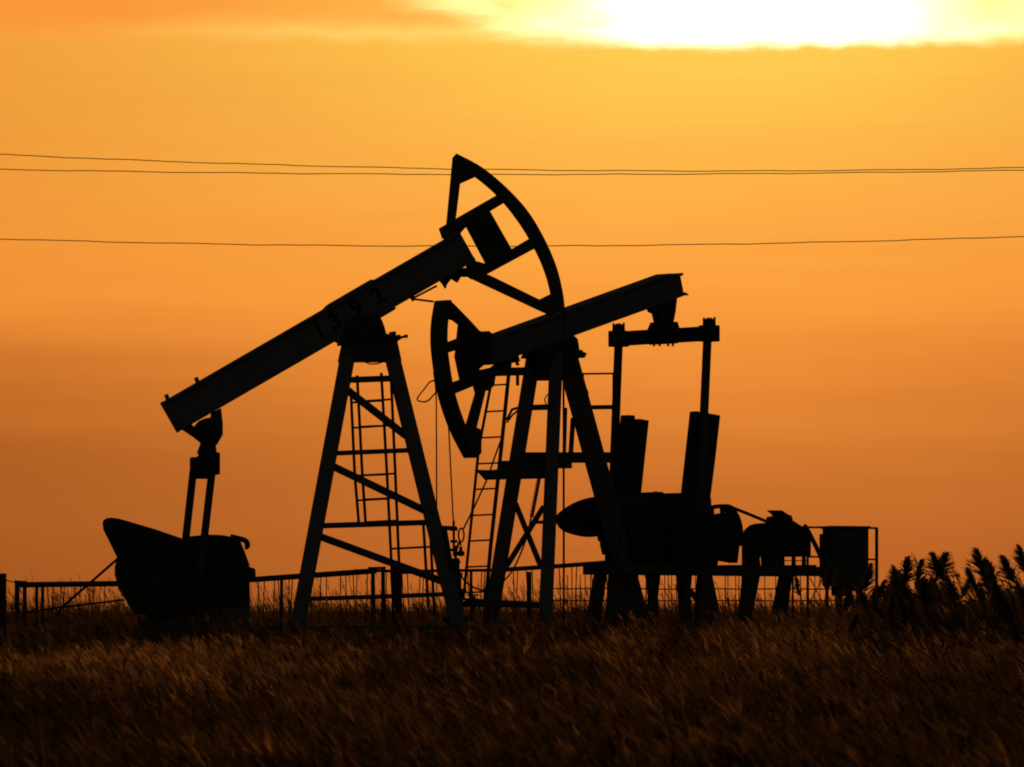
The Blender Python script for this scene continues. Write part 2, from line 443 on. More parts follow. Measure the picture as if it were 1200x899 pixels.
# cranks with counterweights
crk = [(126,613),(131,607.5),(142,608),(153,611.5),(216,632.5),(250,640),(264,664),(254,690),(206,712),(158,705),(148,690),(144,673),(146.5,653.5),(129,621)]
crk = [(120.3,613),(121.5,609.5),(125,607.2),(131,606.8),(139,608),(150,611),(182,620.5),(214,631.5),(250,640),(262,664),(252,700),(206,722),(158,720),(148,704),(139,690),(134.6,673),(134.8,664),(137.5,653.5),(129,636),(121.5,621)]
ctr = (190, 664)
for v in (-0.82, 0.82):
    sh = 1.0 if v > 0 else 0.80
    cr = MB(); J.slab(cr, [(ctr[0]+(x-ctr[0])*sh, ctr[1]+(y-ctr[1])*sh) for x, y in crk], v-0.13, v+0.13)
    ck = cr.build("crank", GREASE, pj, 0.02)
    m = MB(); w = v + (0.19 if v > 0 else -0.19)
    J.slab(m, [(ctr[0]+x*sh, ctr[1]+y*sh) for x, y in ((-38,-36),(14,-20),(22,8),(4,32),(-30,28),(-40,4))], w-0.07, w+0.07)
    m.build("counterweight", GREASE, ck, 0.02)
    m = MB(); s1 = J.q(226, 674, v); m.cyl(s1 - J.n*0.25, s1 + J.n*0.25, 0.10, 16); m.build("crank_pin", GREASE, ck)
# gearbox
m = MB()
J.slab(m, [(212,637),(221,629),(240,627),(257,627.5),(278,631),(285,648),(290,662),(291,713),(212,713)], -0.45, 0.45)
m.lathe(J.q(246,668,-0.7), J.n, [(0,0.14),(0.1,0.16),(1.3,0.16),(1.4,0.14)], 18)
J.slab(m, [(288,664),(297.5,666.5),(298.5,675),(293,682),(288,682)], -0.3, 0.3)
gb = m.build("gearbox", GREASE, pj, 0.02)
m = MB(); J.rod(m, arc_pts([(270,629),(279,631),(286,633),(289.8,636.5),(289.6,640.5),(287,641.5)], 4), 0.045, 0.2); m.build("lifting_hook", GREASE, gb)
m = MB()
J.slab(m, [(172,711.5),(289,711.5),(289,760),(172,760)], -0.7, 0.7)
m.build("pedestal", CONC, pj, 0.02)
m = MB()
for v in (-0.55, 0.55): J.slab(m, [(285,733),(556,733),(556,752),(285,752)], v-0.1, v+0.1)
m.build("base_skid", STEEL, pj, 0.01)
m = MB(); J.rod(m, [(139,654),(108,681),(72,712),(66,722)], 0.022, 0.9); m.build("stay_rod", RUST, pj)
# bridle
for v in (-0.09, 0.09):
    m = MB(); a, b = J.q(660.3, 363, v), J.q(660.8, 738, v); m.tube([J.q(657, 341, v), J.q(659.6, 355, v), a, b], 0.019, 6); m.build("bridle_cable", CABLE, pj)
m = MB(); c = J.q(660.8, 740, 0); m.bar(c - J.n*0.22, c + J.n*0.22, 0.10, 0.10, J.u); m.cyl(c + Vector((0,0,0.25)), c - Vector((0,0,0.12)), 0.02, 8)
m.cyl(c + Vector((0,0,0.05)), c + Vector((0,0,0.16)), 0.05, 10); m.build("carrier_bar", GREASE, pj)

# ------------------------------------------------------------------ the pumpjack behind, head lowered to the left
K = Frame(650, 76.0, 47.0, 1)
kb = K.q(650, 755, 0); kb.z = float(gz(kb.x, kb.y))
pk = thing("pumpjack", kb, "pumpjack behind with its head lowered, raised cranks, work platform and motor skid", "pumpjack", "pumpjacks silhouetted at sunset")
def R(fn, name, mat, parent=None, bevel=None):
    m = MB(); fn(m); return m.build(name, mat, parent or pk, bevel)
kbeam = MB()
K.slab(kbeam, [(570,398),(778,323),(792,324),(796,345),(757,359),(570,426.5)], -0.12, 0.12)
K.slab(kbeam, [(570,395.5),(777,321),(791,321.5),(792,324),(778,324),(570,398.6)], -0.18, 0.18)
K.slab(kbeam, [(570,424.5),(757,357),(796,343),(797,346),(757.5,360.5),(570,428)], -0.18, 0.18)
kbeam = kbeam.build("walking_beam", BEAM, pk, 0.008)
for p in ((790.5,321.5),(796.5,345.8)):
    m = MB(); a = K.q(*p, 0); m.bar(a - K.n*0.2, a + K.n*0.2, 0.05, 0.03, K.u); m.build("end_lip", STEEL, kbeam)
ko = arc_pts([(516.5,352),(512.5,377),(511.7,401),(514,426),(520,462),(533,501.6),(551,537)])
ki = arc_pts([(522,352),(518,377),(517.2,401),(519.5,426),(526,461),(539,499.5),(557,531)])
m = MB(); K.slab(m, ko + ki[::-1], -0.16, 0.16); kh = m.build("horse_head", STEEL, pk, 0.005)
R(lambda m: K.slab(m, [(517,352),(524,352),(530,357.5),(547,375),(559,388),(567,389.5),(570,388),(576,393.5),(571,399),(556,392),(543,383),(533,375.5),(518,371)], -0.07, 0.07), "back_strut", STEEL, kh)
R(lambda m: K.slab(m, [(557,451),(565,434),(579,432),(576,452),(570,458),(566.5,456),(555.5,501),(561,504),(561,530),(551,536.5),(542,512),(547.5,502),(559.5,461)], -0.07, 0.07), "back_strut", STEEL, kh)
R(lambda m: K.slab(m, [(516,405),(540,396),(542,407),(517,415)], -0.08, 0.08), "spoke", STEEL, kh)
R(lambda m: K.slab(m, [(522,452),(555,440),(560,449),(526,463)], -0.08, 0.08), "spoke", STEEL, kh)
R(lambda m: K.slab(m, [(541,380),(551,386),(570,397),(582,411),(574,426),(562,428.5),(557,433),(566,446),(558,452),(543,446),(537,418)], -0.10, 0.10), "hinge_plate", GREASE, kh)
m = MB(); K.slab(m, [(566,433.5),(580,430.5),(596,417),(602,417),(604,424),(593,426),(590,434),(574,441)], -0.12, 0.12); K.rod(m, [(603,418),(607,428)], 0.03, 0.1); m.build("head_latch", GREASE, pk)
# slack wire at the head
m = MB(); K.rod(m, arc_pts([(519,445),(505,447),(498,455),(489,467),(493,470.5),(501,470),(510,461),(516,455)], 4), 0.014, -0.16, 6); m.build("loose_wire", CABLE, pk)
# centre bearing and post head
m = MB()
K.slab(m, [(622,413),(632,405),(664,394),(668,398),(670,411),(679,414.5),(676,420),(619,420)], -0.2, 0.2)
K.slab(m, [(624,420),(671,420),(668,432),(648,446),(633,446)], -0.16, 0.16)
K.rod(m, [(674,413),(682,411.5)], 0.03, 0.15); K.rod(m, [(674,417),(681,416.5)], 0.03, 0.15); K.rod(m, [(622,413),(612,411.5)], 0.03, -0.1)
m.build("saddle_bearing", GREASE, pk, 0.01)
def kleg(a, va, b, vb, w, d=0.24):
    m = MB(); p, q = K.q(*a, va), K.q(*b, vb); m.bar(p, q, w, d, Vector((1,0,0))); m.bar(q - Vector((0,0,0.08)), q + Vector((0,0,0.05)), 0.5, 0.5, K.u)
    m.build("leg", BEAM, pk, 0.01)
kleg((625,420), -0.18, (570,757), -0.80, 0.27)
kleg((652,415), 0.10, (638,757), 0.80, 0.245)
kleg((666,424), 0.0, (757,757), 0.0, 0.385, 0.26)
for a, va, b, vb in (((604,590),-0.5,(633,662),0.5), ((637,594),0.45,(594,663),-0.6)):
    m = MB(); m.bar(K.q(*a, va), K.q(*b, vb), 0.07, 0.075, K.u); m.build("cross_brace", STEEL, pk)
R(lambda m: m.bar(K.q(612,478,-0.35), K.q(647,477,0.30), 0.1, 0.085, Vector((0,0,1))), "crossbar", STEEL)
R(lambda m: K.slab(m, [(543,701),(640,706),(640,713),(560,711),(553,706)], -0.6, -0.45), "sill_beam", STEEL)
# work platform
m = MB()
p = [K.q(622,530,0.55), K.q(716,530,0.55)]
K.slab(m, [(612,530),(716,530),(716,542.5),(668,542.5),(668,549),(612,549)], -0.10, 0.0)
plat = m.build("work_platform", STEEL, pk)
m = MB(); K.slab(m, [(557.5,550.5),(575,551),(589,549.5),(589,540),(612,540),(612,548),(638,548.5),(638,561),(570,562.5),(565,557)], 0.20, 0.28); m.build("deck_arm", STEEL, plat)
m = MB(); K.slab(m, [(578,431),(612,430.5),(614,440),(580,441)], -0.2, -0.08); K.rod(m, [(606.5,440),(606.5,452)], 0.03, -0.1); m.build("deck_arm", STEEL, plat)
m = MB()
K.rod(m, [(676,438.3),(722,437.7)], 0.018, -0.3); K.rod(m, [(683,438),(683,458)], 0.022, -0.3); K.rod(m, [(719.5,437),(719,531)], 0.03, -0.3)
m.build("railing", RUST, plat)
m = MB(); K.rod(m, [(686,476.8),(720,476.2)], 0.028, -0.3); K.rod(m, [(686,479),(720,478.5)], 0.018, -0.3); m.build("railing", RUST, plat)
m = MB(); K.rod(m, [(663,478),(661.5,530)], 0.03, 0.3); m.build("riser_pipe", RUST, pk)
m = MB(); K.rod(m, [(671.5,490),(669,530)], 0.045, 0.3); m.build("riser_pipe", RUST, pk)
m = MB(); K.rod(m, [(683,452),(687,461),(684,466)], 0.05, -0.28); m.build("lamp_hook", RUST, plat)
m = MB(); K.rod(m, [(646,462),(641,463),(638,468),(640,474),(643,476)], 0.012, 0.1, 6); m.build("loose_wire", CABLE, pk)
m = MB(); K.rod(m, [(607,478),(600,480),(594,492)], 0.025, -0.5, 6); K.rod(m, [(607,481),(600,487),(594,495)], 0.02, -0.5, 6); m.build("loose_wire", CABLE, pk)
# ladder up to the platform
m = MB(); m.tube([K.q(*p, -0.75) for p in ((578,436),(561,526),(543,702))], 0.026, 8); m.tube([K.q(*p, -0.75) for p in ((598,420),(588,520),(575,640),(569,708))], 0.036, 8)
lad = m.build("ladder", RUST, pk)
def lerp_pts(pts, y):
    for (x0,y0),(x1,y1) in zip(pts, pts[1:]):
        if y0 <= y <= y1: return x0 + (x1-x0)*(y-y0)/(y1-y0)
for y in (451,482,512.6,543,573,603.5,633.5,664,694):
    m = MB(); m.tube([K.q(lerp_pts(((578,436),(561,526),(543,702)), y), y+0.6, -0.75), K.q(lerp_pts(((598,420),(588,520),(575,640),(569,708)), y), y-0.6, -0.75)], 0.016, 6); m.build("rung", RUST, lad)
# tail bearing, equaliser, pitmans
m = MB()
K.slab(m, [(760,359),(764,366),(768,367.5),(770.5,378),(785,378),(787.5,365),(789.5,347),(775,352)], -0.10, 0.10)
K.slab(m, [(766,385),(769.5,377.5),(787,377.5),(789,385),(787,403),(768,404)], -0.16, 0.16)
for x in (766.5, 773, 783, 788.5): K.rod(m, [(x,380),(x,406)], 0.025, 0.12, 6)
m.build("tail_bearing", GREASE, pk, 0.01)
ec = K.q(777.5, 394, 0)
m = MB(); m.bar(ec - K.n*1.10, ec + K.n*1.10, 0.24, 0.26, K.u); eq = m.build("equaliser_bar", GREASE, pk, 0.012)
for s_ in (-1, 1):
    c = ec + K.n*(s_*1.12); m = MB()
    m.bar(c - K.n*0.15 , c + K.n*0.15, 0.26, 0.30, K.u)
    m.lathe(c + Vector((0,0,0.12)), Vector((0,0,1)), [(0,0.125),(0.08,0.12),(0.14,0.09),(0.17,0.04)], 16)
    for a in (-0.13, 0.13):
        m.cyl(c + K.n*a + Vector((0,0,0.1)), c + K.n*a + Vector((0,0,0.30)), 0.022, 8)
    m.build("end_bearing", GREASE, eq, 0.006)
for v, a, b, th in ((-1.12,(725,400),(717,610),6.2), (1.12,(829,396),(820,600),6.2)):
    R(lambda m: K.bar(m, a, b, th, v, 0.09), "pitman_arm", STEEL, None, 0.006)
# cranks raised, slotted plates
m = MB(); K.slab(m, [(731.5,486.5),(740,487),(740.5,495),(745.5,495.5),(746,491),(756.5,493),(750,554),(745,600),(742,655),(716,655),(716,640),(721.5,575)], -0.98, -0.80)
c1 = m.build("crank", GREASE, pk, 0.008)
m = MB(); K.slab(m, [(729.5,488),(739,488),(735,560),(733,600),(722,600),(721,575)], -1.04, -0.985); m.build("counterweight", GREASE, c1)
m = MB(); K.slab(m, [(812.5,482),(840,487),(834,540),(827,595),(820,655),(793,655),(796,620),(802,577)], 0.74, 0.92)
c2 = m.build("crank", GREASE, pk, 0.008)
m = MB(); K.slab(m, [(815,483),(829,486.5),(820,570),(806,568)], 0.925, 1.0); m.build("counterweight", GREASE, c2)
m = MB(); a = K.q(728,640,-0.98); b = K.q(807,640,0.92); m.cyl(a, b, 0.13, 18); m.build("crankshaft", GREASE, pk)
# gearbox with its long rounded nose towards the head
m = MB()
K.slab(m, arc_pts([(652,608),(657,601),(673,590),(693.5,583),(722,580),(745,582)],4) + [(745,652),(716,652),(709,648),(707,636),(703,634)] + arc_pts([(702,627.5),(690.6,629.5),(673,626.5),(659,620),(652,608)],4)[:-1], -0.66, -0.54)
K.rod(m, [(627,612),(655,612)], 0.035, -0.6)
m.build("brake_drum_guard", GREASE, pk, 0.015)
m = MB()
K.slab(m, [(728,600),(735,588),(752,581),(772,578.5),(800,577.5),(814,584),(816,664),(728,664)], -0.42, 0.42)
K.slab(m, [(738,588),(756,584),(790,583),(800,600),(800,640),(738,640)], -0.5, 0.5)
for p in ((750,582),(768,578.5)): K.rod(m, [(p[0],p[1]+2),(p[0],p[1]-2.5)], 0.05, 0.0)
gx = m.build("gearbox", GREASE, pk, 0.02)
m = MB(); K.slab(m, [(727,616),(817,616),(817,621),(727,621)], -0.56, 0.56); m.build("flange", GREASE, gx, 0.006)
for x in (738, 752, 768, 784, 800): m = MB(); K.rod(m, [(x,614.5),(x,622.5)], 0.028, 0.53, 8); m.build("flange_bolt", GREASE, gx)
m = MB(); K.slab(m, [(757,577),(770,576.5),(773,582),(755,583)], -0.15, 0.15); m.build("breather_cap", GREASE, gx, 0.01)
m = MB(); c = K.q(768, 635, 0.5); m.cyl(c, c + K.n*0.06, 0.17, 20); m.build("bearing_cover", GREASE, gx)
# belt guard
m = MB(); K.slab(m, [(832,604),(846,601.5),(858,611),(864.5,620),(860,660),(838,656),(836,664),(812,664),(812,610)], 0.05, 0.25); bg = m.build("belt_guard", GREASE, pk, 0.01)
m = MB(); 
a = arc_pts([(829,593.5),(847,590.8),(856,593.5),(862,602),(866,612),(868,626),(867,640)], 4)
b = arc_pts([(829,597.5),(845,595.6),(851,599),(857,607),(861,614),(862,626),(862,640)], 4)
K.slab(m, a + b[::-1], 0.08, 0.22); K.rod(m, [(846,594),(846.5,603)], 0.045, 0.15); K.rod(m, [(834.5,594),(834.5,606)], 0.04, 0.15)
m.build("guard_hoop", GREASE, bg)
m = MB(); K.rod(m, [(856,594),(876,602),(899,611.5)], 0.032, 0.15); m.build("guard_stay", GREASE, bg)
m = MB(); K.rod(m, arc_pts([(733,600),(729,610),(727,628),(724,650),(722,662)], 4), 0.03, 0.46, 6); m.build("oil_pipe", CABLE, gx)
m = MB(); K.slab(m, [(707,629),(716,633),(718,651),(709,650),(706,638)], -0.35, -0.2); K.rod(m, [(711,632),(711,626)], 0.03, -0.28, 6); m.build("brake_drum", GREASE, pk, 0.008)
m = MB(); K.rod(m, arc_pts([(716,655),(730,640),(756,652),(790,648),(826,655)], 5), 0.022, 0.6, 6); m.build("brake_cable", CABLE, pk)
# motor
m = MB()
K.slab(m, [(874,629),(877,621),(883,615.5),(890,613.5),(906,612.5),(913,640),(913,664),(897,664),(896,651),(891,648.5),(887,650),(885.5,655),(887,664),(874,664)], 0.0, 0.22)
K.slab(m, [(904,606),(911,604.5),(922,606),(923,610),(937,619),(944,622),(944,652.5),(904,653)], -0.12, 0.16)
mo = m.build("motor", GREASE, pk, 0.012)
m = MB(); K.slab(m, [(903,598),(912,598.3),(918,602.5),(924,605),(922,608),(912,606)], -0.08, 0.12); m.build("terminal_lid", GREASE, mo)
for y in (624, 630, 636, 642, 648): m = MB(); K.slab(m, [(905,y),(943,y),(943,y+1.6),(905,y+1.6)], 0.15, 0.19); m.build("cooling_fin", GREASE, mo)
m = MB()
for x in (917, 930, 942): K.slab(m, [(x-1,652),(x+1,652),(x+1.3,663),(x-1.3,663)], -0.03, 0.03)
K.slab(m, [(913,656.5),(945,656.5),(945,657.6),(913,657.6)], -0.015, 0.015)
m.build("motor_foot", STEEL, mo)
m = MB(); K.rod(m, [(943,616),(948,624),(956,640),(962,653),(966,668)], 0.045, 0.05); m.build("conduit", CABLE, mo)
# raised base frame on stands
m = MB()
for v in (-0.42, 0.42):
    o = 0.42*0.73*64*(1 if v > 0 else -1)
    a0, a1 = K.q(706,667.5,0)+K.n*v, K.q(944 if v > 0 else 950,668,0)+K.n*v
    a1.z = a0.z
    m.bar(a0, a1, 0.14, 0.185, K.n)
for x in (720, 790, 860, 935):
    c = K.q(x, 667, 0); m.bar(c - K.n*0.42, c + K.n*0.42, 0.12, 0.16, K.u)
bf = m.build("base_frame", STEEL, pk, 0.008)
def stand(poly, v=0.0, d=0.14):
    m = MB(); K.slab(m, poly, v-d/2, v+d/2); m.build("stand_leg", STEEL, bf)
stand([(700,668),(709,668),(703,710),(696,757),(684,757),(692,712)], -0.42)
stand([(720,668),(741,668),(742,712),(745,757),(714,757),(717,712)], 0.0, 0.3)
stand([(759,672),(771,672),(768,700),(771,757),(758,757),(762,700)], 0.0)
stand([(795,672),(808,672),(806,695),(811,757),(795,757),(798,705)], 0.3)
stand([(820,672),(831,672),(838,706),(846,757),(816,757),(817,712)], 0.42)
stand([(804,684),(816,697),(815,704),(803,690)], 0.3, 0.06)
stand([(873,672),(888,672),(880,714),(876,757),(862,757),(869,714)], 0.2)
stand([(916,672),(926,672),(921,708),(917,757),(900,757),(909,708)], -0.3)
for x in (870, 929, 947): m = MB(); K.rod(m, [(x,672),(x,757)], 0.02, 0.0, 6); m.build("prop_rod", RUST, bf)
# bridle
for v, x0, y0, x1 in ((-0.16,511.3,462,511.8), (0.16,526,501,531.5)):
    m = MB(); m.tube([K.q(x0-3.2, y0-26, v), K.q(x0-1, y0-10, v), K.q(x0, y0+4, v), K.q(x1, 617, v)], 0.013, 6); m.build("bridle_cable", CABLE, pk)
m = MB(); m.tube([K.q(509,618,-0.2), K.q(535,619.5,0.2)], 0.04, 8); 
m.tube([K.q(531.6,610,0.16), K.q(532,652,0.16)], 0.022, 8)
for y, r in ((620.5,0.07),(634.5,0.065),(644.5,0.06)):
    c = K.q(531.8, y, 0.16); m.cyl(c - Vector((0,0,0.025)), c + Vector((0,0,0.025)), r, 10)
m.build("carrier_bar", GREASE, pk)

# ------------------------------------------------------------------ wellheads, hoses
def wellhead(x, ytop, depth, label, mat=GREASE):
    p = at(x, ytop, depth); g = float(gz(p.x, p.y)); H = p.z - g
    t = thing("wellhead", (p.x, p.y, g-0.05), label, "wellhead", "wellheads under the pumpjack heads")
    o = Vector((p.x, p.y, g-0.05)); Zv = Vector((0,0,1))
    m = MB(); m.lathe(o, Zv, [(0,0.16),(H*0.30,0.16),(H*0.30,0.23),(H*0.36,0.23),(H*0.36,0.13),(H*0.62,0.13),(H*0.62,0.19),(H*0.67,0.19),(H*0.67,0.10),(H*0.8,0.10)], 18); m.build("casing_head", mat, t)
    m = MB(); m.lathe(o + Zv*H*0.8, Zv, [(0,0.12),(H*0.05,0.12),(H*0.05,0.07),(H*0.16,0.07),(H*0.16,0.09),(H*0.21,0.06),(H*0.21,0.025),(H*0.35,0.025)], 16); m.build("stuffing_box", mat, t)
    m = MB(); c = o + Zv*H*0.5; m.cyl(c, c + Vector((0.45,0,0)), 0.055, 12); m.cyl(c + Vector((0.3,0,-0.09)), c + Vector((0.3,0,0.14)), 0.05, 10); 
    vo = m.build("side_valve", mat, t)
    m = MB(); rc = c + Vector((0.3,0,0.16)); m.tube([rc + Vector((0.10*math.cos(a), 0.10*math.sin(a), 0)) for a in np.linspace(0, 2*math.pi, 17)[:-1]], 0.014, 6, closed=True); m.build("hand_wheel", mat, vo)
    return t
wellhead(534, 652, 73.2, "dark wellhead under the lowered head, beside the tall frame's right leg")
wellhead(660.8, 741, 70.4, "wellhead low in the grass straight below the raised horse head")
# hose looping from the platform to the wellhead
hp = arc_pts([(632,562),(628,585),(623,604),(617,630),(607,656),(596,675),(580,688),(565,691.5),(551,686),(541,676),(536,662)], 8)
m = MB()
dd = np.linspace(74.8, 73.3, len(hp))
m.tube([at(x, y, d) for (x, y), d in zip(hp, dd)], 0.016, 6)
coil = []
for i in range(240):
    t = i/239; c = at(632-9*t, 558+48*t, 74.8-0.2*t); a = 2*math.pi*26*t
    coil.append(c + Vector((0.035*math.cos(a), 0.035*math.sin(a), 0)))
m.tube(coil, 0.009, 5)
ho = m.build("hose", CABLE); tag(ho, "thin coiled hose hanging in a loop between ladder frame and wellhead", "hose")
m = MB()
m.tube([at(*p, 73.9) for p in ((590,508),(580,535),(570.6,562),(556,594),(543,620))], 0.016, 6)
loop = [at(540.5+3.2*math.cos(a), 627+8*math.sin(a), 73.9) for a in np.linspace(0, 2*math.pi, 19)[:-1]]
m.tube(loop, 0.016, 6, closed=True)
m.tube([at(*p, 73.9) for p in ((539,634),(536,641),(533,650))], 0.024, 6)
m.tube([at(*p, 73.9) for p in ((540,634),(540,644))], 0.012, 6); m.lathe(at(540,652,73.9), (0,0,1), [(0,0.03),(0.02,0.07),(0.08,0.07),(0.1,0.03),(0.16,0.03),(0.17,0.01)], 12)
tag(m.build("guy_cable", CABLE), "slanting steel cable with a hook tying ladder to the wellhead", "cable")

# ------------------------------------------------------------------ fences, posts
def top_y(x): return np.interp(x, [-40,20,140,300,441,470,592,716,740], [686,685.5,684,679,669,669.5,668,659,658])
ft = at(350, 740, 84); ft.z = float(gz(ft.x, ft.y))
fence = thing("pipe_fence", ft, "low rusty pipe fence with thin pickets running behind both pumpjacks", "fence")
m = MB()
m.tube([at(x, top_y(x), 84) for x in (20,80,140,220,300,370,441)], 0.057, 8)
m.build("top_rail", RUST, fence)
m = MB(); m.tube([at(x, top_y(x), 84) for x in (441,470,530,592)], 0.03, 8); m.build("top_rail", RUST, fence)
m = MB(); m.tube([at(x, top_y(x), 84) for x in (585,650,716)], 0.045, 8); m.build("top_rail", RUST, fence)
m = MB(); m.tube([at(x, y, 83.8) for x, y in ((358,702),(440,699.5),(530,696))], 0.045, 8); m.build("lower_rail", RUST, fence)
m = MB(); m.tube([at(x, y, 83.8) for x, y in ((20,719),(70,712),(145,703))], 0.022, 8); m.build("lower_rail", RUST, fence)
def fpost(x, y, w, dep=84.0):
    p = at(x, y, dep); g = float(gz(p.x, p.y)) - 0.1
    m = MB(); m.bar(Vector((p.x, p.y, g)), p, w, w, Vector((1,0,0))); m.build("post", RUST, fence, 0.006)
for x, y, w in ((20,683,0.09),(29,683,0.075),(43,686,0.06),(50,686,0.06),(437,667,0.08),(449,667,0.08),(465.5,665,0.19),(620,670,0.10),(330,677,0.06),(230,680,0.06),(552,669,0.06)):
    fpost(x, y, w)
for p, q in (((17,681.5),(31.5,682.5)), ((431.5,666),(452,665.5))): m = MB(); m.bar(at(*p,84), at(*q,84), 0.1, 0.05, Vector((0,1,0))); m.build("post_cap", RUST, fence)
pk_x = []
x = 56
while x < 715:
    if not (140 < x < 296): pk_x += [x + random.uniform(-2,2)] + ([x + random.uniform(4,7)] if random.random() < 0.85 else [])
    x += random.uniform(15, 22)
for x in pk_x:
    m = MB(); a = at(x, float(top_y(x)), 84.05); b = at(x + random.uniform(-4,4.5), 727, 84.05); b.z = float(gz(b.x, b.y)) - 0.05
    m.tube([a, (a+b)/2 + Vector((random.uniform(-0.015,0.015),0,0)), b], 0.011, 5); m.build("picket", RUST, fence)
# wire mesh fence at the right
mf = at(840, 740, 88); mf.z = float(gz(mf.x, mf.y))
mesh_fence = thing("wire_fence", mf, "thin wire and rod fence seen under the raised motor skid", "fence")
for y in (690, 704):
    m = MB(); m.tube([at(x, y + random.uniform(-0.6,0.6), 88) for x in range(640, 981, 34)], 0.014, 5); m.build("wire_strand", RUST, mesh_fence)
for x in (665,675,680,686,692,697,716,757,779,783,787,793,797,815,850,853,862,866,880,896,909,938,955,961):
    m = MB(); a = at(x, 672 + random.uniform(0,3), 88.05); b = at(x + random.uniform(-1.5,1.5), 735, 88.05); b.z = float(gz(b.x, b.y)) - 0.05
    m.tube([a, b], 0.010, 5); m.build("rod", RUST, mesh_fence)
m = MB(); m.tube([at(949,677,87.9), at(964,706,87.9)], 0.012, 5); m.tube([at(964,677,87.9), at(949,706,87.9)], 0.012, 5); m.build("cross_wire", RUST, mesh_fence)
# big post at the left edge, nearer
p = at(1, 672, 62.0); g = float(gz(p.x, p.y)) - 0.2
m = MB(); m.bar(Vector((p.x, p.y, g)), p, 0.15, 0.15, Vector((1,0,0))); m.tube([p + Vector((0,0,-0.08)), at(18, 683, 84)], 0.012, 5)
tag(m.build("gate_post", RUST, None, 0.008), "thick dark post standing alone at the left edge of the grass", "post")

# ------------------------------------------------------------------ control cabinet and its railing
E = Frame(990, 80.0, 14.0, 1)
cb = E.q(990, 757, 0); cb.z = float(gz(cb.x, cb.y))
cab = thing("control_cabinet", cb, "upright dark electrical control cabinet on short legs right of the motor", "cabinet")
m = MB(); E.slab(m, [(969,618.5),(1012.5,618.5),(1012.5,688),(969,687)], -0.28, 0.28); body = m.build("cabinet_body", CABGREY, cab, 0.012)
m = MB(); E.slab(m, [(967.5,616.5),(1014,617),(1014,620),(967.5,619.6)], -0.32, 0.32); m.build("cabinet_roof", CABGREY, cab, 0.006)
m = MB(); E.slab(m, [(973,623),(1009,623),(1009,683),(973,683)], 0.281, 0.30); dr = m.build("door", CABGREY, cab, 0.004)
m = MB(); c = E.q(1004, 652, 0.33); m.cyl(c - Vector((0,0,0.09)), c + Vector((0,0,0.09)), 0.015, 8); m.build("handle", GREASE, dr)
m = MB(); E.slab(m, [(963.5,626),(969,625),(969,678),(963.5,677)], -0.18, 0.18); m.build("side_box", CABGREY, cab, 0.008)
m = MB(); E.slab(m, [(978,687),(1009,688),(1007,694),(1000,690),(992,694),(990,699),(978,698)], -0.2, 0.2); m.build("under_tray", CABGREY, cab)
for x, w in ((969,3), (983,8), (1006,5)):
    for v in (-0.2, 0.2):
        m = MB(); E.bar(m, (x,686), (x,757), w, v, 0.06); m.build("leg", STEEL, cab)
rb = E.q(985, 757, -0.6); rb.z = float(gz(rb.x, rb.y))
rail = thing("handrail", rb, "thin pipe handrail frame standing around the control cabinet", "handrail")
def er(pts, r, name):
    m = MB(); m.tube([E.q(x, y, -0.6) for x, y in pts], r, 6); m.build(name, RUST, rail)
er([(938,618),(970,618),(1028.5,619)], 0.02, "top_rail"); er([(948,652.5),(970,653),(1028,656)], 0.018, "mid_rail")
er([(1027.3,619),(1027.3,690),(1027.3,757)], 0.032, "post"); er([(946.5,619),(946.5,757)], 0.024, "post"); er([(970,618),(970,757)], 0.02, "post")

# ------------------------------------------------------------------ power lines
def wire(fn, depth, r, label):
    m = MB(); pts = []
    for x in np.linspace(-900, 2100, 121): pts.append(at(x, fn(x) + 0.35*math.sin(x*0.043+depth) + 0.2*math.sin(x*0.11), depth))
    m.tube(pts, r, 6); tag(m.build("power_line", WIREM), label, "power line", "overhead power lines crossing the sky")
def quad(y0, y6, y12):
    a = (y0 - 2*y6 + y12)/2/600**2; b = (y12 - y0)/1200
    return lambda x: y6 + b*(x-600) + a*(x-600)**2
wire(quad(181,199,196.5), 130, 0.0135, "topmost of the two close overhead wires, sagging from upper left")
wire(quad(198.5,204.5,199.5), 131, 0.0135, "lower of the two close overhead wires passing the raised head's tip")
wire(quad(280,288.5,277), 127, 0.0135, "single overhead wire lowest in the sky, crossing behind the raised head")

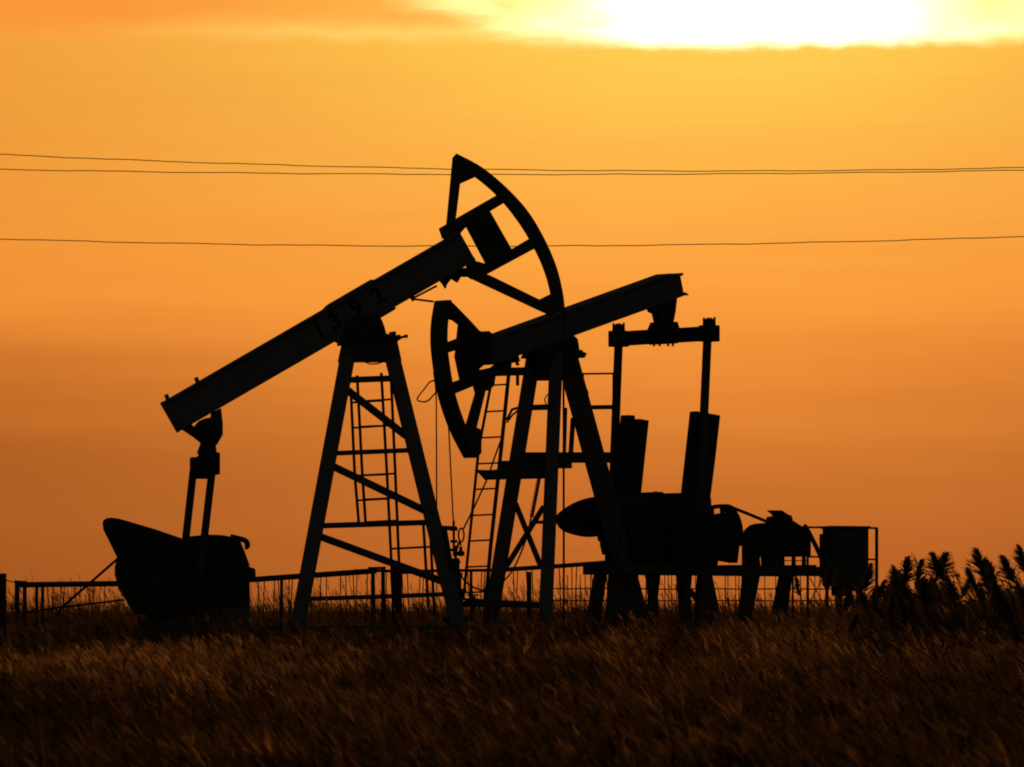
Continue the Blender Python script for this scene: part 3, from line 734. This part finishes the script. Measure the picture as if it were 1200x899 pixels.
# ------------------------------------------------------------------ grass
def ribbons(n, base, H, lean, width, segs, tint, head_frac, head_len, head_w):
    """n bent blades; some carry a drooping seed head. Returns vertex array, quads, tints."""
    V = []; Q = []; T = []
    ang = lean
    ax = np.cos(ang); ay = np.sin(ang)
    bend = rng.uniform(0.06, 0.30, n)*H
    fa = rng.uniform(-0.9, 0.9, n)            # facing, mostly across the view
    fx, fy = np.cos(fa), np.sin(fa)
    t = np.linspace(0, 1, segs+1)
    cx = base[:,0,None] + ax[:,None]*bend[:,None]*t**1.9
    cy = base[:,1,None] + ay[:,None]*bend[:,None]*t**1.9
    cz = base[:,2,None] + H[:,None]*(t - 0.22*(bend/H)[:,None]*t**2.2)
    has = rng.random(n) < head_frac
    w = width[:,None]*np.where(has[:,None], 0.45*np.ones_like(t), (1-t**2.2)*0.9+0.1)*0.5
    L = np.stack([cx - fx[:,None]*w, cy - fy[:,None]*w, cz], -1); Rr = np.stack([cx + fx[:,None]*w, cy + fy[:,None]*w, cz], -1)
    v = np.stack([L, Rr], 2).reshape(n, -1, 3)
    k = (segs+1)*2
    o = (np.arange(n)*k)[:,None,None]
    q = np.array([[2*i, 2*i+1, 2*i+3, 2*i+2] for i in range(segs)])[None] + o
    V.append(v.reshape(-1,3)); Q.append(q.reshape(-1,4)); T.append(np.repeat(tint, k)); off = n*k
    ids = np.where(has)[0]
    for j in range(7):                        # spikelets of the head
        s = rng.uniform(0.0, 0.6, len(ids)); hl = head_len[ids]
        p0 = np.stack([cx[ids,-1], cy[ids,-1], cz[ids,-1]], -1)
        d = np.stack([ax[ids]*0.42 + rng.normal(0,0.16,len(ids)), ay[ids]*0.4 + rng.normal(0,0.16,len(ids)), rng.uniform(0.6,1.0,len(ids))], -1)
        d /= np.linalg.norm(d, axis=1, keepdims=True)
        back = np.stack([cx[ids,-2]-cx[ids,-1], cy[ids,-2]-cy[ids,-1], cz[ids,-2]-cz[ids,-1]], -1)
        p0 = p0 + back*(s*0.9)[:,None]
        side = np.cross(d, np.stack([rng.normal(0,1,len(ids)), rng.normal(0,1,len(ids)), rng.normal(0,1,len(ids))], -1)); side /= np.linalg.norm(side, axis=1, keepdims=True)
        hw = head_w[ids]
        l = hl*rng.uniform(0.45, 1.0, len(ids))
        a = p0; b = p0 + d*(l*0.4)[:,None] + side*(hw*0.5)[:,None]; c = p0 + d*l[:,None] + np.stack([-0.12*l, 0*l, -0.10*l], -1); e = p0 + d*(l*0.4)[:,None] - side*(hw*0.5)[:,None]
        V.append(np.stack([a,b,c,e],1).reshape(-1,3)); m_ = len(ids)
        Q.append((np.arange(m_)*4)[:,None] + np.arange(4)[None] + off); off += m_*4
        T.append(np.repeat(np.clip(tint[ids]+0.15, 0, 1), 4))
    return np.concatenate(V), np.concatenate(Q), np.concatenate(T)
def mesh_np(name, V, Q, T, mat):
    me = bpy.data.meshes.new(name)
    me.vertices.add(len(V)); me.vertices.foreach_set('co', V.astype(np.float32).ravel())
    me.loops.add(Q.size); me.loops.foreach_set('vertex_index', Q.astype(np.int32).ravel())
    me.polygons.add(len(Q)); me.polygons.foreach_set('loop_start', np.arange(0, Q.size, 4, dtype=np.int32))
    me.update(calc_edges=True)
    a = me.attributes.new('tint', 'FLOAT', 'POINT'); a.data.foreach_set('value', T.astype(np.float32))
    me.materials.append(mat)
    o = bpy.data.objects.new(name, me); COL.objects.link(o); return o
def scatter(n, y0, y1, marg):
    """random ground points over the wedge of field that can be seen, evenly per square metre"""
    out = np.empty((0,2))
    while len(out) < n:
        y = rng.uniform(y0, y1, n*2); hw = 0.1235*y + marg; mx = 0.1235*y1 + marg
        x = rng.uniform(-mx, mx, n*2); k = np.abs(x) < hw
        out = np.concatenate([out, np.stack([x[k], y[k]], 1)])
    return out[:n]
def fbm(x, y, s):
    v = 0; a = 0.5
    for k in range(4):
        v = v + a*np.sin(x*s*1.7**k + 1.3*k + 1.7*np.sin(y*s*0.8*1.7**k + k))*np.cos(y*s*1.1*1.7**k - 0.7*k); a *= 0.55
    return v
def grow(name, n, y0, y1, hfun, wr, segs, hf, marg, tint0, dens=None):
    p = scatter(n, y0, y1, marg)
    x, y = p[:,0], p[:,1]
    if dens is not None:
        k = rng.random(len(p)) < dens(x, y); p = p[k]; x, y = p[:,0], p[:,1]
    n = len(p)
    H = hfun(x, y)*np.where(rng.random(n) < 0.06, rng.uniform(1.05, 1.35, n), rng.uniform(0.55, 1.08, n))
    b = np.stack([x, y, gz(x, y) - 0.02], -1)
    lean = np.pi + rng.normal(0, 0.6, n) - 0.2
    tint = np.clip(tint0(x, y) + rng.normal(0, 0.2, n), 0, 1)
    return ribbons(n, b, H, lean, rng.uniform(*wr, n), segs, tint, hf, rng.uniform(0.12, 0.27, n), rng.uniform(0.008, 0.017, n))
def join(parts):
    V = []; Q = []; T = []; o = 0
    for v, q, t in parts: V.append(v); Q.append(q + o); T.append(t); o += len(v)
    return np.concatenate(V), np.concatenate(Q), np.concatenate(T)
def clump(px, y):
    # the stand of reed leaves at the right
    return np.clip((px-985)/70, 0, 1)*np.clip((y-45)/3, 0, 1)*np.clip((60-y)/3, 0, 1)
def hfield(x, y):
    px = x/y*F + 600
    ramp = np.interp(px, [-50, 350, 700, 1000, 1250], [0.50, 0.50, 0.66, 0.80, 0.86])
    far = np.clip((y-20)/35, 0, 1)
    return (0.45*(1-far) + ramp*far)*(1 + 0.28*fbm(x, y, 0.9) + 0.16*fbm(x, y, 3.1)) + 0.42*clump(px, y)
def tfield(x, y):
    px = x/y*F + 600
    return 0.36 + 0.30*fbm(x, y, 0.55) + 0.22*fbm(x, y, 2.3) + 0.42*np.exp(-((px-230)/230)**2)*np.exp(-((y-44)/12)**2) - 0.30*np.clip((41-y)/17, 0, 1) - 0.3*clump(px, y)  # lens-flare glow painted paler at left; vignette shade painted darker near the camera
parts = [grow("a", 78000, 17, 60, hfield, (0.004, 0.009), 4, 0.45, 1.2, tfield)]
parts += [grow("b", 34000, 60, 100, lambda x, y: np.interp(y, [60,78,82,100], [0.30,0.28,0.60,0.64])*(1+0.35*fbm(x,y,1.1)) + 0.26*np.exp(-((x/y*F+600-225)/85)**2)*(np.abs(y-66) < 3.6), (0.005, 0.010), 3, 0.25, 2.0, lambda x, y: 0.14 + 0.2*fbm(x,y,0.5))]  # pad blades tinted darker, painting in the shadow around the machines
parts += [grow("c", 30000, 100, 175, lambda x, y: 1.26*(1+0.34*fbm(x,y,0.3)+0.2*fbm(x,y,1.1)), (0.008, 0.022), 3, 0.3, 5.0, lambda x, y: 0.3 + 0.2*fbm(x,y,0.2))]
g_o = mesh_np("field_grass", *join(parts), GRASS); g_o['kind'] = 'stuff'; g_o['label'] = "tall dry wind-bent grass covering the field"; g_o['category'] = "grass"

# ------------------------------------------------------------------ reeds
def reed_proto(seed, H=1.9):
    r = np.random.default_rng(seed)
    lean = r.uniform(0.05, 0.25)
    fl = r.uniform(1.15, 1.75)                # how full the plume is
    def c(t): return np.array([-lean*H*t**2.0, 0.05*H*t**2*r0, H*t*(1-0.05*t)])
    r0 = r.uniform(-1, 1)
    stalk = MB(); stalk.tube([Vector(c(t)) for t in np.linspace(0, 0.99, 9)], [0.008-0.005*t for t in np.linspace(0, 1, 9)], 5)
    V = []; Q = []; T = []
    def rib(pts, ws, tint):
        o = sum(len(v) for v in V); pts = np.array(pts); d = pts[-1]-pts[0]
        s = np.cross(d, r.normal(0, 1, 3)); s /= np.linalg.norm(s)
        ws = np.array(ws)[:,None]
        v = np.empty((len(pts)*2, 3)); v[0::2] = pts - s*ws/2; v[1::2] = pts + s*ws/2
        V.append(v); T.append(np.full(len(v), tint))
        Q.append(np.array([[2*i+o, 2*i+1+o, 2*i+3+o, 2*i+2+o] for i in range(len(pts)-1)]))
    def flush():
        out = (np.concatenate(V), np.concatenate(Q), np.concatenate(T)); V.clear(); Q.clear(); T.clear(); return out
    for i in range(r.integers(9, 13)):         # long leaves off the stalk
        t = r.uniform(0.2, 0.74); p = c(t); a = r.choice([0.0, math.pi], p=[0.35, 0.65]) + r.normal(0, 0.7); L = r.uniform(0.32, 0.6)*H*0.6
        up = r.uniform(0.5, 1.1)
        ts = np.linspace(0, 1, 7)
        pts = [p + np.array([math.cos(a)*L*0.62*s, math.sin(a)*L*0.62*s, L*(up*s - 0.75*s**2.3)]) for s in ts]
        rib(pts, [0.030*(1-s**1.6)*min(1, 0.5+2*s)+0.001 for s in ts], r.uniform(0, 1))
    leaf = flush()
    for i in range(230):                       # plume: soft tufts, long and drooping at its foot, short and close at its tip
        s = r.uniform(0, 1)**0.75; t = 0.80 + 0.20*s; p = c(t)
        tan = c(min(t+0.01, 1.01)) - c(t); tan /= np.linalg.norm(tan)
        L = (0.05 + 0.155*(1-s)**0.75)*r.uniform(0.55, 1.15)*(0.6+0.4*fl)
        a = (math.pi + r.normal(0, 0.8)) if r.random() < 0.68 else r.normal(0, 0.9)
        out = np.array([math.cos(a), math.sin(a), 0.0]); k = r.uniform(0.15, 0.60)*(1-0.45*s)*fl
        ts = np.linspace(0, 1, 5)
        pts = [p + L*(tan*(1.0*q) + out*(k*q + 0.25*k*q*q) - np.array([0, 0, 1])*(0.55*k*q*q)) for q in ts]
        wv = r.uniform(0.009, 0.019)
        rib(pts, [wv*0.4, wv, wv, wv*0.7, 0.002], r.uniform(0, 1))
    plume = flush()
    return stalk, leaf, plume, Vector(c(1.0)) + Vector((-0.01,0,0.04))
protos = []
for sidx in range(9):
    stalk, leaf, plume, tip = reed_proto(100+sidx)
    t = thing("reed", (0,0,0), "reed", "reed", "reeds standing at the right")
    a = stalk.build("stalk", REED, t); b = mesh_np("leaf_spray", *leaf, REED); b.parent = t; d = mesh_np("plume", *plume, PLUME); d.parent = t
    protos.append((t, (a, b, d), tip, [False]))
turn = random.Random(9)
def put_reed(x, y, depth, k, label):
    t, ch, tip, used = protos[k % 9]
    p = at(x, y, depth); za = turn.choice([turn.uniform(-0.9, 0.9), turn.uniform(-0.6, 0.6), turn.uniform(1.6, 3.6)])
    tip = Matrix.Rotation(za, 3, 'Z') @ tip
    s = (p.z + 0.02)/tip.z
    for _ in range(3):
        rx = p.x - tip.x*s; s = (p.z - float(gz(rx, p.y)) + 0.02)/tip.z
    if not used[0]: r, used[0] = t, True
    else:
        r = t.copy(); COL.objects.link(r)
        for q in ch: c = q.copy(); COL.objects.link(c); c.parent = r
    rx = p.x - tip.x*s
    r.location = (rx, p.y - tip.y*s, float(gz(rx, p.y)) - 0.02); r.rotation_euler = (0, 0, za); r.scale = (s, s, s); r['label'] = label
front = [(1020,660,50,"feathery reed leaning left in front of the handrail post right of the cabinet"),
         (1047,662,49,"narrow reed between the cabinet's handrail and the broad double plume"),
         (1064,652,48,"broad reed plume, left half of the pair at the middle of the clump"),
         (1080,655,50,"reed plume tucked just right of the broad middle plume"),
         (1094,647,47,"tall bushy reed plume left of the gap in the clump"),
         (1107,647,50,"reed with nodding tip bordering the gap in the clump on its left side"),
         (1134,664,48,"low reed plume alone just right of the gap in the clump"),
         (1144,642,47,"slender tall reed between the gap and the frame edge"),
         (1157,654,50,"short reed plume leaning beside the slender tall reed"),
         (1176,650,48,"dense reed plume second in from the right edge of the photo"),
         (1194,638,47,"tallest reed, cut by the right edge of the photo"),
         (973,664,58,"lone pale brown reed standing in front of the control cabinet"),
         (933,676,60,"small fluffy reed head below the motor skid")]
for i, (x, y, d, lb) in enumerate(front): put_reed(x, y, d, i, lb)
rest = random.Random(5)
for i in range(80):
    x = rest.choice([rest.uniform(985, 1120), rest.uniform(1120, 1215), rest.uniform(1040, 1115)])
    y = rest.uniform(666, 715) if x > 1020 else rest.uniform(688, 720)
    put_reed(x, y, rest.uniform(46, 57), i+3, "short reed in the dark understory of the reed clump at right")
